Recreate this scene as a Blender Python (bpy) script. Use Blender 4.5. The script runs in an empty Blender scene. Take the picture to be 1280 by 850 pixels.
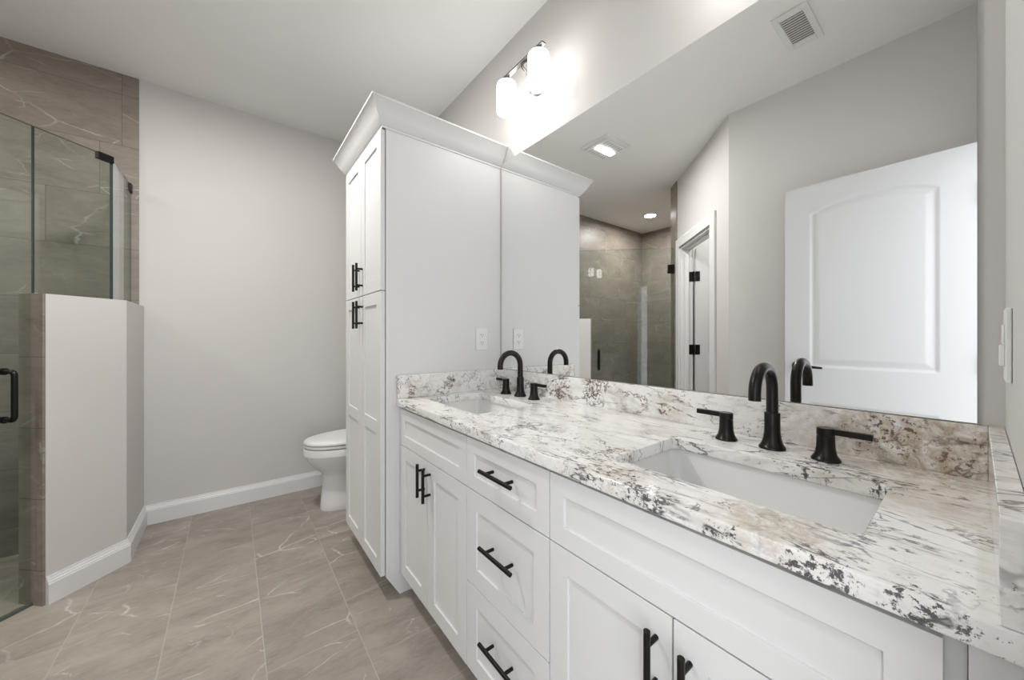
import bpy, bmesh, math, random
from mathutils import Vector, Matrix
C = bpy.context.scene.collection
SC = bpy.context.scene
PI = math.pi
S2 = math.sqrt(2)

# ------------------------------------------------------------------ camera
F, YAW, U0, V0, H = 451.0, math.radians(37.78), 639.6, 420.87, 1.1657
cd = bpy.data.cameras.new('camera')
cd.sensor_width = 36.0
cd.lens = F / 1280 * 36
cd.shift_x = (640 - U0) / 1280
cd.shift_y = -(425 - V0) / 1280
cd.clip_start = 0.02
cam = bpy.data.objects.new('camera', cd)
C.objects.link(cam)
cam.location = (0, 0, H)
cam.rotation_euler = (PI / 2, 0, -YAW)
SC.camera = cam
SC.view_settings.view_transform = 'Standard'
SC.view_settings.look = 'None'
SC.view_settings.gamma = 1
SC.view_settings.use_curve_mapping = False
SC.view_settings.exposure = 0.73

# ------------------------------------------------------------------ light levels
WORLD = 2.15        # daylight of the room beyond the open doorway
SHADE = 5.2        # frosted shades
BULB = 0.12         # W, downward light under each shade
FAN = 15         # W, ceiling fan light
CAN = 13          # W, recessed shower light
w = bpy.data.worlds.new('world')
SC.world = w
w.use_nodes = True
bg = w.node_tree.nodes['Background']
bg.inputs[0].default_value = (0.93, 0.96, 1.0, 1)
bg.inputs[1].default_value = WORLD


def area(name, loc, size, power, col=(1, 1, 1), rot=(0, 0, 0), shape='SQUARE', size_y=None, portal=False, spread=180):
    l = bpy.data.lights.new(name, 'AREA')
    l.shape = shape
    l.size = size
    if size_y:
        l.size_y = size_y
    l.energy = power
    l.color = col
    l.spread = math.radians(spread)
    if portal:
        l.cycles.is_portal = True
    o = bpy.data.objects.new(name, l)
    C.objects.link(o)
    o.location = loc
    o.rotation_euler = rot
    return o


area('doorway_portal', (0.08, -0.16, 1.03), 0.74, 1, rot=(-PI / 2, 0, PI), shape='RECTANGLE', size_y=2.04, portal=True)

# ------------------------------------------------------------------ dimensions
XW, XM = 1.17, 1.164           # vanity wall, mirror face
YF = 3.155                     # toilet end wall
YR = -0.033                    # doorway wall
CZ = 2.743                     # ceiling
XL = -0.458                    # left wall
YT = 1.603                     # linen cabinet side
CT, CB = 0.887, 0.856          # counter top / bottom
XC = 0.583                     # counter front edge
MB, MT = 0.992, 2.106          # mirror bottom / top

# ------------------------------------------------------------------ node helpers


class N:
    def __init__(s, name):
        s.m = bpy.data.materials.new(name)
        s.m.use_nodes = True
        s.t = s.m.node_tree
        s.t.nodes.clear()
        s.out = s.t.nodes.new('ShaderNodeOutputMaterial')

    def n(s, typ, ins=None, **kw):
        x = s.t.nodes.new(typ)
        for k, v in kw.items():
            setattr(x, k, v)
        for k, v in (ins or {}).items():
            s.put(x.inputs[k], v)
        return x

    def put(s, sock, v):
        if isinstance(v, bpy.types.NodeSocket):
            s.t.links.new(v, sock)
        elif isinstance(v, bpy.types.Node):
            s.t.links.new(v.outputs[0], sock)
        elif isinstance(v, tuple) and len(v) == 3 and sock.type == 'RGBA':
            sock.default_value = (*v, 1)
        else:
            sock.default_value = v

    def math(s, op, a, b=0.0, c=None, clamp=False):
        d = {0: a, 1: b}
        if c is not None:
            d[2] = c
        return s.n('ShaderNodeMath', d, operation=op, use_clamp=clamp).outputs[0]

    def mix(s, f, a, b):
        x = s.n('ShaderNodeMix', data_type='RGBA')
        s.put(x.inputs[0], f)
        s.put(x.inputs[6], a)
        s.put(x.inputs[7], b)
        return x.outputs[2]

    def ramp(s, v, stops):
        x = s.n('ShaderNodeValToRGB', {0: v})
        e = x.color_ramp.elements
        while len(e) < len(stops):
            e.new(0.5)
        for i, (p, c) in enumerate(stops):
            e[i].position = p
            e[i].color = (c, c, c, 1) if not isinstance(c, tuple) else (*c, 1)
        return x.outputs[0]

    def noise(s, vec, scale, detail=4, rough=0.5, dist=0.0):
        return s.n('ShaderNodeTexNoise', {'Vector': vec, 'Scale': scale, 'Detail': detail, 'Roughness': rough, 'Distortion': dist}).outputs[0]

    def princ(s, **ins):
        names = {'color': 'Base Color', 'rough': 'Roughness', 'metal': 'Metallic', 'normal': 'Normal', 'spec': 'Specular IOR Level',
                 'coat': 'Coat Weight', 'ecol': 'Emission Color', 'estr': 'Emission Strength', 'ior': 'IOR'}
        p = s.n('ShaderNodeBsdfPrincipled', {names[k]: v for k, v in ins.items()})
        s.t.links.new(p.outputs[0], s.out.inputs[0])
        return p

    def pos(s):
        return s.n('ShaderNodeNewGeometry').outputs['Position']


def plain(name, col, rough=0.5, metal=0.0, bump=0.0, bscale=200, spec=0.5, var=0.0):
    g = N(name)
    c = col
    P = g.pos()
    if var:
        nz = g.noise(P, 6, 3)
        c = g.mix(nz, tuple(x * (1 - var) for x in col), tuple(min(1, x * (1 + var)) for x in col))
    kw = dict(color=c, rough=rough, metal=metal, spec=spec)
    if bump:
        kw['normal'] = g.n('ShaderNodeBump', {'Strength': bump, 'Distance': 0.001, 'Height': g.noise(P, bscale, 3)}).outputs[0]
    g.princ(**kw)
    return g.m


M = {}
M['paint'] = plain('wall_paint', (0.64, 0.622, 0.603), 0.6, bump=0.25, bscale=260, spec=0.3, var=0.01)
M['ceil'] = plain('ceiling_paint', (0.87, 0.865, 0.855), 0.9, bump=0.2, bscale=300, spec=0.2, var=0.01)
M['trim'] = plain('trim_paint', (0.75, 0.755, 0.755), 0.35, var=0.005)
M['cab'] = plain('cabinet_lacquer', (0.72, 0.72, 0.712), 0.42, var=0.005)
M['cabin'] = plain('cabinet_interior', (0.5, 0.48, 0.45), 0.6)
M['black'] = plain('matte_black_metal', (0.012, 0.011, 0.011), 0.38, 0.6)
M['bronze'] = plain('dark_bronze_metal', (0.028, 0.025, 0.023), 0.3, 0.85)
M['nickel'] = plain('brushed_nickel', (0.20, 0.19, 0.18), 0.25, 1.0)
M['porc'] = plain('white_porcelain', (0.80, 0.80, 0.79), 0.08)
M['plastic'] = plain('white_plastic', (0.80, 0.80, 0.79), 0.35)
M['slot'] = plain('dark_slot', (0.10, 0.095, 0.09), 0.6)
M['door'] = plain('door_paint', (0.64, 0.645, 0.65), 0.45)
M['ventback'] = plain('duct_interior', (0.22, 0.21, 0.20), 0.7)
M['seal'] = plain('clear_vinyl_seal', (0.10, 0.11, 0.10), 0.3)
M['caulk'] = plain('grey_white_caulk', (0.56, 0.55, 0.53), 0.5)
M['mirror'] = plain('mirror_silver', (0.93, 0.94, 0.935), 0.0, 1.0)
M['mirroredge'] = plain('mirror_edge', (0.42, 0.46, 0.45), 0.2, 0.3)


def emis(name, col, st):
    g = N(name)
    e = g.n('ShaderNodeEmission', {0: col, 1: st})
    g.t.links.new(e.outputs[0], g.out.inputs[0])
    return g.m


M['shade'] = emis('frosted_shade_glow', (1.0, 0.985, 0.96), SHADE)
M['lens'] = emis('lamp_lens_glow', (1.0, 0.985, 0.96), 14.0)


def glassmat(name, tint, frs=1.40):
    g = N(name)
    tr = g.n('ShaderNodeBsdfTransparent', {0: tint})
    gl = g.n('ShaderNodeBsdfGlossy', {0: (1, 1, 1), 'Roughness': 0.0})
    bf = g.n('ShaderNodeNewGeometry').outputs['Backfacing']
    fr = g.n('ShaderNodeFresnel', {0: g.math('ADD', g.math('MULTIPLY', bf, 1 / frs - frs), frs)})
    mx = g.n('ShaderNodeMixShader', {0: fr, 1: tr, 2: gl})
    g.t.links.new(mx.outputs[0], g.out.inputs[0])
    return g.m


M['glass'] = glassmat('clear_shower_glass', (0.90, 0.935, 0.915))
g = N('glass_edge_green')
g.princ(color=(0.045, 0.075, 0.07), rough=0.1, spec=0.5)
M['gedge'] = g.m


# ---- marble look porcelain tile
def tilemat(name, cu, u0, wu, cv, v0, wv, offs, dark, light, grout, rough, gw=0.0032, vein=0.8):
    """cu / cv: directions of the two tile axes; offs: per-row shift list (or ('step', s)) along cv as a function of the cu index"""
    g = N(name)
    P = g.pos()
    U = g.n('ShaderNodeVectorMath', {0: P, 1: cu}, operation='DOT_PRODUCT').outputs['Value']
    V = g.n('ShaderNodeVectorMath', {0: P, 1: cv}, operation='DOT_PRODUCT').outputs['Value']
    uu = g.math('DIVIDE', g.math('SUBTRACT', U, u0), wu)
    iu = g.math('FLOOR', uu)
    fu = g.math('SUBTRACT', uu, iu)
    if offs[0] == 'step':
        off = g.math('MULTIPLY', iu, offs[1])
    else:
        off = 0.0
        for i, o in offs[1].items():
            off = g.math('ADD', off, g.math('MULTIPLY', g.math('COMPARE', iu, float(i), 0.2), o))
    vv = g.math('DIVIDE', g.math('SUBTRACT', g.math('SUBTRACT', V, v0), off), wv)
    iv = g.math('FLOOR', vv)
    fv = g.math('SUBTRACT', vv, iv)
    du = g.math('MULTIPLY', g.math('MINIMUM', fu, g.math('SUBTRACT', 1.0, fu)), wu)
    dv = g.math('MULTIPLY', g.math('MINIMUM', fv, g.math('SUBTRACT', 1.0, fv)), wv)
    d = g.math('MINIMUM', du, dv)
    gm = g.math('SUBTRACT', 1.0, g.math('SMOOTH_MIN', g.math('DIVIDE', d, gw / 2), 1.0, 0.2), clamp=True)
    gm = g.math('LESS_THAN', d, gw / 2)
    idv = g.n('ShaderNodeCombineXYZ', {0: iu, 1: iv, 2: 3.7})
    rnd = g.n('ShaderNodeTexWhiteNoise', {'Vector': idv}, noise_dimensions='3D')
    shift = g.n('ShaderNodeVectorMath', {0: rnd.outputs['Color'], 1: (9.0, 9.0, 9.0)}, operation='MULTIPLY').outputs[0]
    # local coordinates on the tile, turned so that the clouding runs on the diagonal
    loc = g.n('ShaderNodeCombineXYZ', {0: V if cu[2] else U, 1: U if cu[2] else V, 2: 0.0})
    loc = g.n('ShaderNodeVectorMath', {0: loc, 1: shift}, operation='ADD').outputs[0]
    mp = g.n('ShaderNodeMapping', {'Vector': loc, 'Rotation': (0, 0, 0.6), 'Scale': (1.0, 2.6, 1.0)}).outputs[0]
    cl = g.noise(mp, 3.2, 6, 0.62, 0.6)
    fine = g.noise(mp, 26, 5, 0.65, 0.3)
    base = g.mix(g.ramp(cl, [(0.3, 0.0), (0.72, 1.0)]), dark, light)
    base = g.mix(g.ramp(fine, [(0.35, 0.0), (0.7, 0.35)]), base, tuple(min(1, x * 1.18) for x in light))
    # long thin pale veins, running mostly one way with kinks
    def crack(rot, scl, off, sc, warp, wd, lo, hi, ns):
        m_ = g.n('ShaderNodeMapping', {'Vector': loc, 'Rotation': (0, 0, rot), 'Scale': scl, 'Location': off}).outputs[0]
        wv = g.n('ShaderNodeTexNoise', {'Vector': m_, 'Scale': sc * 1.7, 'Detail': 4, 'Roughness': 0.6}).outputs['Color']
        wv = g.n('ShaderNodeVectorMath', {0: g.n('ShaderNodeVectorMath', {0: wv, 1: (0.5, 0.5, 0.5)}, operation='SUBTRACT').outputs[0], 3: warp}, operation='SCALE').outputs[0]
        m_ = g.n('ShaderNodeVectorMath', {0: m_, 1: wv}, operation='ADD').outputs[0]
        v_ = g.n('ShaderNodeTexVoronoi', {'Vector': m_, 'Scale': sc}, feature='DISTANCE_TO_EDGE', voronoi_dimensions='2D').outputs['Distance']
        l_ = g.ramp(v_, [(0.0, 1.0), (wd * 0.5, 0.7), (wd, 0.0)])
        k_ = g.ramp(g.noise(g.n('ShaderNodeVectorMath', {0: loc, 1: off}, operation='ADD').outputs[0], ns, 3, 0.6), [(lo, 0.0), (hi, 1.0)])
        return g.math('MULTIPLY', l_, k_)
    la = crack(0.55, (1.0, 2.1, 1.0), (1.3, 4.1, 0), 1.9, 0.16, 0.014, 0.50, 0.62, 3.0)
    lb = crack(-0.9, (1.0, 2.6, 1.0), (7.7, 2.2, 0), 2.6, 0.12, 0.014, 0.56, 0.66, 4.0)
    la = g.math('MAXIMUM', la, lb)
    lb = g.math('MULTIPLY', crack(0.2, (1.0, 1.8, 1.0), (3.7, 9.2, 0), 7.0, 0.10, 0.022, 0.55, 0.68, 7.0), 0.6)
    vm = g.math('MAXIMUM', la, lb)
    vm = g.math('MULTIPLY', vm, vein)
    base = g.mix(vm, base, (0.62, 0.60, 0.57))
    tone = g.math('ADD', 0.93, g.math('MULTIPLY', rnd.outputs['Value'], 0.14))
    base = g.n('ShaderNodeVectorMath', {0: base, 3: tone}, operation='SCALE').outputs[0]
    col = g.mix(gm, base, grout)
    bump = g.n('ShaderNodeBump', {'Strength': 0.5, 'Distance': 0.0015, 'Height': g.math('SUBTRACT', g.math('MULTIPLY', fine, 0.15), gm)}).outputs[0]
    g.princ(color=col, rough=g.math('ADD', rough, g.math('MULTIPLY', gm, 0.4)), normal=bump)
    return g.m


FD, FL = (0.215, 0.187, 0.158), (0.365, 0.325, 0.283)
M['floor'] = tilemat('floor_tile', (1, 0, 0), 0.095, 0.3, (0, 1, 0), 2.727, 0.61, ('step', 0.2033), FD, FL, (0.42, 0.385, 0.34), 0.38)
WO = {0: 0.0, -1: 0.0, -2: -0.09, -3: -0.29, -4: 0.12, -5: -0.2, -6: 0.05, -7: -0.15, -8: 0.1}
WD, WL = (0.175, 0.148, 0.123), (0.285, 0.25, 0.215)
WG = (0.17, 0.15, 0.13)
M['wtx'] = tilemat('wall_tile_back', (0, 0, 1), 2.62, 0.3085, (1, 0, 0), -0.522, 0.61, ('tab', WO), WD, WL, WG, 0.42, vein=0.55)
M['wty'] = tilemat('wall_tile_left', (0, 0, 1), 2.62, 0.3085, (0, 1, 0), -0.3, 0.61, ('tab', WO), WD, WL, WG, 0.42, vein=0.55)
M['wtd'] = tilemat('wall_tile_diagonal', (0, 0, 1), 2.62, 0.3085, (-0.7071, 0.7071, 0), -0.3, 0.61, ('tab', WO), WD, WL, WG, 0.42, vein=0.55)


def granite():
    g = N('granite')
    P = g.pos()

    def blobs(lst):
        """sum of soft patches: (x, y, z, radius, weight)"""
        wob = g.n('ShaderNodeTexNoise', {'Vector': P, 'Scale': 14.0, 'Detail': 4}).outputs['Color']
        wob = g.n('ShaderNodeVectorMath', {0: g.n('ShaderNodeVectorMath', {0: wob, 1: (0.5, 0.5, 0.5)}, operation='SUBTRACT').outputs[0], 3: 0.10}, operation='SCALE').outputs[0]
        Q = g.n('ShaderNodeVectorMath', {0: P, 1: wob}, operation='ADD').outputs[0]
        acc = 0.0
        for x, y, z, r, wt in lst:
            d = g.n('ShaderNodeVectorMath', {0: Q, 1: (x, y, z)}, operation='DISTANCE').outputs['Value']
            m = g.n('ShaderNodeMapRange', {'Value': d, 'From Min': r, 'From Max': r * 0.2, 'To Min': 0.0, 'To Max': wt}, interpolation_type='SMOOTHSTEP').outputs[0]
            acc = g.math('ADD', acc, m)
        return acc
    mp = g.n('ShaderNodeMapping', {'Vector': P, 'Rotation': (0.3, 0.2, 0.25), 'Scale': (1.0, 0.4, 1.2)}).outputs[0]
    mid = g.noise(mp, 11, 8, 0.66, 0.8)
    base = g.mix(g.ramp(mid, [(0.34, 0.0), (0.50, 1.0)]), (0.64, 0.61, 0.575), (0.86, 0.85, 0.83))
    # warm tan clouds
    tanp = blobs([(1.15, 0.05, 0.93, 0.20, 1.0), (1.15, 0.22, 0.93, 0.14, 0.45), (0.64, 0.19, 0.887, 0.12, 0.8), (0.62, 0.46, 0.887, 0.10, 0.6), (0.87, 1.6, 0.95, 0.07, 0.5),
                  (0.66, 1.6, 0.92, 0.10, 0.35), (1.15, 0.63, 0.93, 0.08, 0.4), (0.583, 1.3, 0.87, 0.42, 0.22), (0.9, 0.02, 0.887, 0.16, 0.35)])
    warm = g.math('ADD', g.ramp(g.noise(P, 4.0, 4, 0.6, 0.8), [(0.55, 0.0), (0.72, 0.35)]), tanp)
    warm = g.math('MULTIPLY', warm, g.ramp(g.noise(P, 40, 6, 0.72, 0.6), [(0.38, 0.1), (0.60, 1.0)]), clamp=True)
    base = g.mix(g.math('MULTIPLY', warm, 0.85), base, (0.42, 0.325, 0.215))
    # grey translucent crystals
    cool = blobs([(0.583, 0.15, 0.87, 0.30, 0.5), (0.583, 0.42, 0.87, 0.18, 0.4), (0.575, 0.75, 0.86, 0.5, 0.3)])
    gry = g.ramp(g.noise(P, 34, 4, 0.6, 0.4), [(0.58, 0.0), (0.70, 0.6)])
    base = g.mix(g.math('MULTIPLY', gry, g.math('ADD', g.ramp(mid, [(0.34, 0.8), (0.52, 0.12)]), cool), clamp=True), base, (0.34, 0.335, 0.34))
    # dark patches
    dk = blobs([(0.580, 0.375, 0.865, 0.085, 0.26), (0.583, 0.12, 0.868, 0.06, 0.26), (0.583, 0.235, 0.862, 0.035, 0.26), (0.583, 0.02, 0.865, 0.06, 0.27), (0.583, 0.50, 0.86, 0.07, 0.14), (0.583, 0.9, 0.87, 0.4, 0.07),
                (0.855, 1.6, 0.95, 0.045, 0.32), (0.66, 1.6, 0.90, 0.05, 0.22), (1.15, 1.12, 0.95, 0.09, 0.22), (1.15, 0.93, 0.96, 0.10, 0.28), (1.15, 0.64, 0.92, 0.05, 0.26),
                (1.15, 0.13, 0.94, 0.09, 0.20), (1.15, 0.03, 0.94, 0.10, 0.12), (0.62, 0.45, 0.887, 0.06, 0.2), (0.97, 0.22, 0.87, 0.10, 0.16), (0.98, 0.10, 0.88, 0.07, 0.2), (0.75, 0.545, 0.875, 0.05, 0.2)])
    # dark vein lines, streaming along the slab, breaking up
    def line(rot, scl, off, sc, wd, seed):
        m_ = g.n('ShaderNodeMapping', {'Vector': P, 'Rotation': rot, 'Scale': scl, 'Location': off}).outputs[0]
        v_ = g.noise(m_, sc, 5, 0.6, 0.5)
        d_ = g.math('ABSOLUTE', g.math('SUBTRACT', v_, 0.5))
        return g.ramp(d_, [(0.0, 1.0), (wd * 0.4, 0.85), (wd, 0.0)])
    br = g.ramp(g.math('ADD', g.noise(P, 45, 5, 0.7), g.math('MULTIPLY', dk, 0.4)), [(0.44, 0.0), (0.56, 1.0)])
    m1 = g.ramp(g.math('ADD', g.noise(P, 5.5, 3, 0.6), dk), [(0.53, 0.0), (0.62, 1.0)])
    v1 = g.math('MULTIPLY', g.math('MULTIPLY', line((0.2, -0.3, 0.2), (1.6, 0.5, 1.3), (0, 0, 0), 8.0, 0.022, 1), m1), br)
    m2 = g.ramp(g.noise(P, 7.5, 3), [(0.44, 0.0), (0.56, 0.9)])
    v2 = g.math('MULTIPLY', line((0, 0, -0.18), (1.5, 0.26, 1.0), (3, 5, 1), 9.0, 0.013, 2), m2)
    v3 = g.math('MULTIPLY', line((0.5, 0.4, 1.0), (1.0, 0.6, 1.0), (8, 1, 4), 9.0, 0.013, 3), g.ramp(g.noise(P, 8.5, 2), [(0.48, 0.0), (0.60, 0.85)]))
    # black / brown speckle clusters
    n4 = g.noise(P, 85, 6, 0.72, 0.3)
    spm = g.ramp(g.math('ADD', n4, g.math('MULTIPLY', dk, 0.40)), [(0.60, 0.0), (0.645, 1.0)])
    clus = g.ramp(g.math('ADD', g.noise(P, 6.4, 4, 0.65, 0.9), dk), [(0.50, 0.0), (0.62, 1.0)])
    spm = g.math('MULTIPLY', spm, clus)
    dark = g.math('MAXIMUM', g.math('MAXIMUM', v1, v2), g.math('MAXIMUM', v3, spm))
    dcol = g.mix(g.ramp(g.math('ADD', g.noise(P, 7.7, 2), g.math('MULTIPLY', cool, 0.4)), [(0.46, 0.0), (0.6, 1.0)]), (0.14, 0.085, 0.055), (0.04, 0.04, 0.047))
    col = g.mix(g.math('MULTIPLY', dark, 0.93), base, dcol)
    g.princ(color=col, rough=0.1, spec=0.5)
    return g.m


M['granite'] = granite()

# ------------------------------------------------------------------ object helpers
ORG = {}


def thing(name, label, cat, loc, group=None, kind=None):
    o = bpy.data.objects.new(name, None)
    C.objects.link(o)
    o.empty_display_size = 0.05
    o.location = loc
    ORG[o.name] = Vector(loc)
    if label:
        o['label'] = label
    if cat:
        o['category'] = cat
    if group:
        o['group'] = group
    if kind:
        o['kind'] = kind
    return o


def link(name, me, parent=None, mat=None, label=None, smooth=None, bevel=0.0, seg=2):
    o = bpy.data.objects.new(name, me)
    C.objects.link(o)
    if mat is not None:
        for m in (mat if isinstance(mat, (list, tuple)) else [mat]):
            me.materials.append(m)
    if parent is not None:
        org = ORG[parent.name]
        me.transform(Matrix.Translation(-org))
        o.parent = parent
        ORG[o.name] = org
    else:
        ORG[o.name] = Vector((0, 0, 0))
    if label:
        o['label'] = label
    if smooth is not None:
        for p in me.polygons:
            p.use_smooth = True
        me.set_sharp_from_angle(angle=math.radians(smooth))
    if bevel:
        b = o.modifiers.new('bevel', 'BEVEL')
        b.width = bevel
        b.segments = seg
        b.limit_method = 'ANGLE'
        b.angle_limit = math.radians(40)
        for p in me.polygons:
            p.use_smooth = True
        me.set_sharp_from_angle(angle=math.radians(50))
        b.harden_normals = True
    return o


def done(bm, name='mesh'):
    bmesh.ops.remove_doubles(bm, verts=bm.verts, dist=1e-6)
    bmesh.ops.recalc_face_normals(bm, faces=bm.faces)
    me = bpy.data.meshes.new(name)
    bm.to_mesh(me)
    bm.free()
    return me


def tag(o, label=None, cat=None, group=None, kind=None):
    for k, v in (('label', label), ('category', cat), ('group', group), ('kind', kind)):
        if v:
            o[k] = v
    return o


def recenter(o):
    """put a top-level mesh's origin at the bottom centre of the mesh"""
    me = o.data
    vs = [v.co for v in me.vertices]
    c = Vector(((min(v.x for v in vs) + max(v.x for v in vs)) / 2, (min(v.y for v in vs) + max(v.y for v in vs)) / 2, min(v.z for v in vs)))
    me.transform(Matrix.Translation(-c))
    o.location = c
    ORG[o.name] = c
    return o


def abox(bm, x0, x1, y0, y1, z0, z1, mi=0):
    vs = [bm.verts.new(p) for p in ((x0, y0, z0), (x1, y0, z0), (x1, y1, z0), (x0, y1, z0), (x0, y0, z1), (x1, y0, z1), (x1, y1, z1), (x0, y1, z1))]
    for f in ((3, 2, 1, 0), (4, 5, 6, 7), (0, 1, 5, 4), (1, 2, 6, 5), (2, 3, 7, 6), (3, 0, 4, 7)):
        bm.faces.new([vs[i] for i in f]).material_index = mi
    return vs


def box(*a):
    bm = bmesh.new()
    abox(bm, *a)
    return done(bm)


def aprism(bm, poly, z0, z1, mi=0):
    a = [bm.verts.new((x, y, z0)) for x, y in poly]
    b = [bm.verts.new((x, y, z1)) for x, y in poly]
    n = len(poly)
    bm.faces.new(a[::-1]).material_index = mi
    bm.faces.new(b).material_index = mi
    for i in range(n):
        bm.faces.new((a[i], a[(i + 1) % n], b[(i + 1) % n], b[i])).material_index = mi


def prism(poly, z0, z1):
    bm = bmesh.new()
    aprism(bm, poly, z0, z1)
    return done(bm)


def atube(bm, pts, r, n=16, caps=True, mi=0):
    pts = [Vector(p) for p in pts]
    rs = r if isinstance(r, (list, tuple)) else [r] * len(pts)
    rings = []
    t0 = (pts[1] - pts[0]).normalized()
    up = Vector((0, 0, 1)) if abs(t0.z) < 0.9 else Vector((0, 1, 0))
    s = t0.cross(up).normalized()
    for i, p in enumerate(pts):
        if i == 0:
            t = t0
        elif i == len(pts) - 1:
            t = (pts[i] - pts[i - 1]).normalized()
        else:
            t = ((pts[i + 1] - p).normalized() + (p - pts[i - 1]).normalized()).normalized()
        s = (s - t * s.dot(t)).normalized()
        b = t.cross(s)
        rings.append([bm.verts.new(p + (s * math.cos(2 * PI * k / n) + b * math.sin(2 * PI * k / n)) * rs[i]) for k in range(n)])
    for a, b in zip(rings, rings[1:]):
        for k in range(n):
            bm.faces.new((a[k], a[(k + 1) % n], b[(k + 1) % n], b[k])).material_index = mi
    if caps:
        bm.faces.new(rings[0][::-1]).material_index = mi
        bm.faces.new(rings[-1]).material_index = mi


def alathe(bm, c, prof, n=32, mi=0, closed=True):
    """prof: list of (r, z) from bottom to top about a vertical axis at c"""
    rings = []
    for r, z in prof:
        if r < 1e-6:
            rings.append([bm.verts.new((c[0], c[1], c[2] + z))])
        else:
            rings.append([bm.verts.new((c[0] + r * math.cos(2 * PI * k / n), c[1] + r * math.sin(2 * PI * k / n), c[2] + z)) for k in range(n)])
    for a, b in zip(rings, rings[1:]):
        for k in range(n):
            q = (k + 1) % n
            if len(a) == 1 and len(b) > 1:
                f = (a[0], b[q], b[k])
            elif len(b) == 1 and len(a) > 1:
                f = (a[k], a[q], b[0])
            elif len(a) > 1:
                f = (a[k], a[q], b[q], b[k])
            else:
                continue
            bm.faces.new(f).material_index = mi
    if closed:
        for r in (rings[0], rings[-1]):
            if len(r) > 1:
                bm.faces.new(r).material_index = mi


def sweep(bm, path, prof, i0=0, i1=None):
    """profile (offset to the right of travel, z) swept along a mitred path, segments i0..i1"""
    P = [Vector((x, y)) for x, y in path]
    nn = []
    for a, b in zip(P, P[1:]):
        d = (b - a).normalized()
        nn.append(Vector((d.y, -d.x)))
    mit = []
    for i in range(len(P)):
        if i == 0:
            mit.append(nn[0])
        elif i == len(P) - 1:
            mit.append(nn[-1])
        else:
            mit.append((nn[i - 1] + nn[i]) / (1 + nn[i - 1].dot(nn[i])))
    i1 = len(P) - 1 if i1 is None else i1
    rings = [[bm.verts.new((P[i].x + mit[i].x * o, P[i].y + mit[i].y * o, z)) for o, z in prof] for i in range(i0, i1 + 1)]
    m = len(prof)
    for a, b in zip(rings, rings[1:]):
        for k in range(m):
            bm.faces.new((a[k], a[(k + 1) % m], b[(k + 1) % m], b[k]))
    bm.faces.new(rings[0])
    bm.faces.new(rings[-1][::-1])


def struct(name, me, mat, parent=None, bevel=0, smooth=None, label=None, cat=None):
    o = link(name, me, parent, mat, bevel=bevel, smooth=smooth)
    if parent is None:
        o['kind'] = 'structure'
        if label:
            o['label'] = label
        if cat:
            o['category'] = cat
    return o


# ------------------------------------------------------------------ the room shell
struct('floor', box(-2.8, 1.3, -1.6, 3.3, -0.1, 0), M['floor'])
struct('ceiling', box(-2.8, 1.3, -0.15, 3.3, CZ, CZ + 0.1), M['ceil'])
struct('wall_vanity', box(XW, XW + 0.12, -0.15, YF, 0, CZ), M['paint'])
struct('wall_back', box(-2.75, XW + 0.12, YF, YF + 0.12, 0, CZ), M['paint'])
bm = bmesh.new()
DX0, DX1, DH = -0.32, 0.43, 2.05
aprism(bm, [(DX1, -0.15), (XW, -0.15), (XW, YR), (DX1, YR)], 0, CZ)
aprism(bm, [(XL - 0.1, -0.15), (DX0, -0.15), (DX0, YR), (XL - 0.1, YR)], 0, CZ)
aprism(bm, [(DX0, -0.15), (DX1, -0.15), (DX1, YR), (DX0, YR)], DH, CZ)
struct('wall_doorway', done(bm), M['paint'])
struct('wall_left', prism([(XL, YR), (XL, 1.08), (XL - 0.1, 1.04), (XL - 0.1, YR)], 0, CZ), M['paint'])

# diagonal wall frame: e along (-1,1), n into the wall (-1,-1)
E0 = Vector((XL, 1.08))
EV = Vector((-1, 1)) / S2
NV = Vector((-1, -1)) / S2


def dg(e, n):
    p = E0 + EV * e + NV * n
    return (p.x, p.y)


def dbox(bm, e0, e1, n0, n1, z0, z1, mi=0):
    aprism(bm, [dg(e0, n0), dg(e1, n0), dg(e1, n1), dg(e0, n1)], z0, z1, mi)


OE0, OE1 = 0.285, 1.02          # closet opening along the diagonal
EEND = 1.105                    # where the paint stops and the tile begins
WT = 0.115
bm = bmesh.new()
aprism(bm, [dg(0, 0), dg(OE0, 0), dg(OE0, WT), dg(0.04, WT)], 0, CZ)
dbox(bm, OE1, 1.27, 0, WT, 0, CZ)
dbox(bm, OE0, OE1, 0, WT, 2.045, CZ)
struct('wall_diagonal', done(bm), M['paint'])
bm = bmesh.new()
dbox(bm, EEND, 1.28, -0.012, 0, 0, CZ)
struct('wall_shower_hinge_side', done(bm), M['wtd'])
struct('wall_shower_front', prism([dg(1.28, -0.012), dg(1.28, WT), (-2.64, dg(1.28, WT)[1]), (-2.64, dg(1.28, -0.012)[1])], 0, CZ), M['wtx'])
struct('wall_shower_left', box(-2.76, -2.64, 1.8, YF, 0, CZ), M['wty'])
struct('wall_shower_back', box(-2.64, -0.451, YF - 0.010, YF, 0, CZ), M['wtx'])
bm = bmesh.new()                # closet behind the diagonal wall
dbox(bm, 0.10, 0.18, WT, 1.4, 0, CZ)
dbox(bm, 1.20, 1.28, WT, 1.4, 0, CZ)
dbox(bm, 0.10, 1.28, 1.4, 1.5, 0, CZ)
struct('wall_closet', done(bm), M['paint'])

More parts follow.
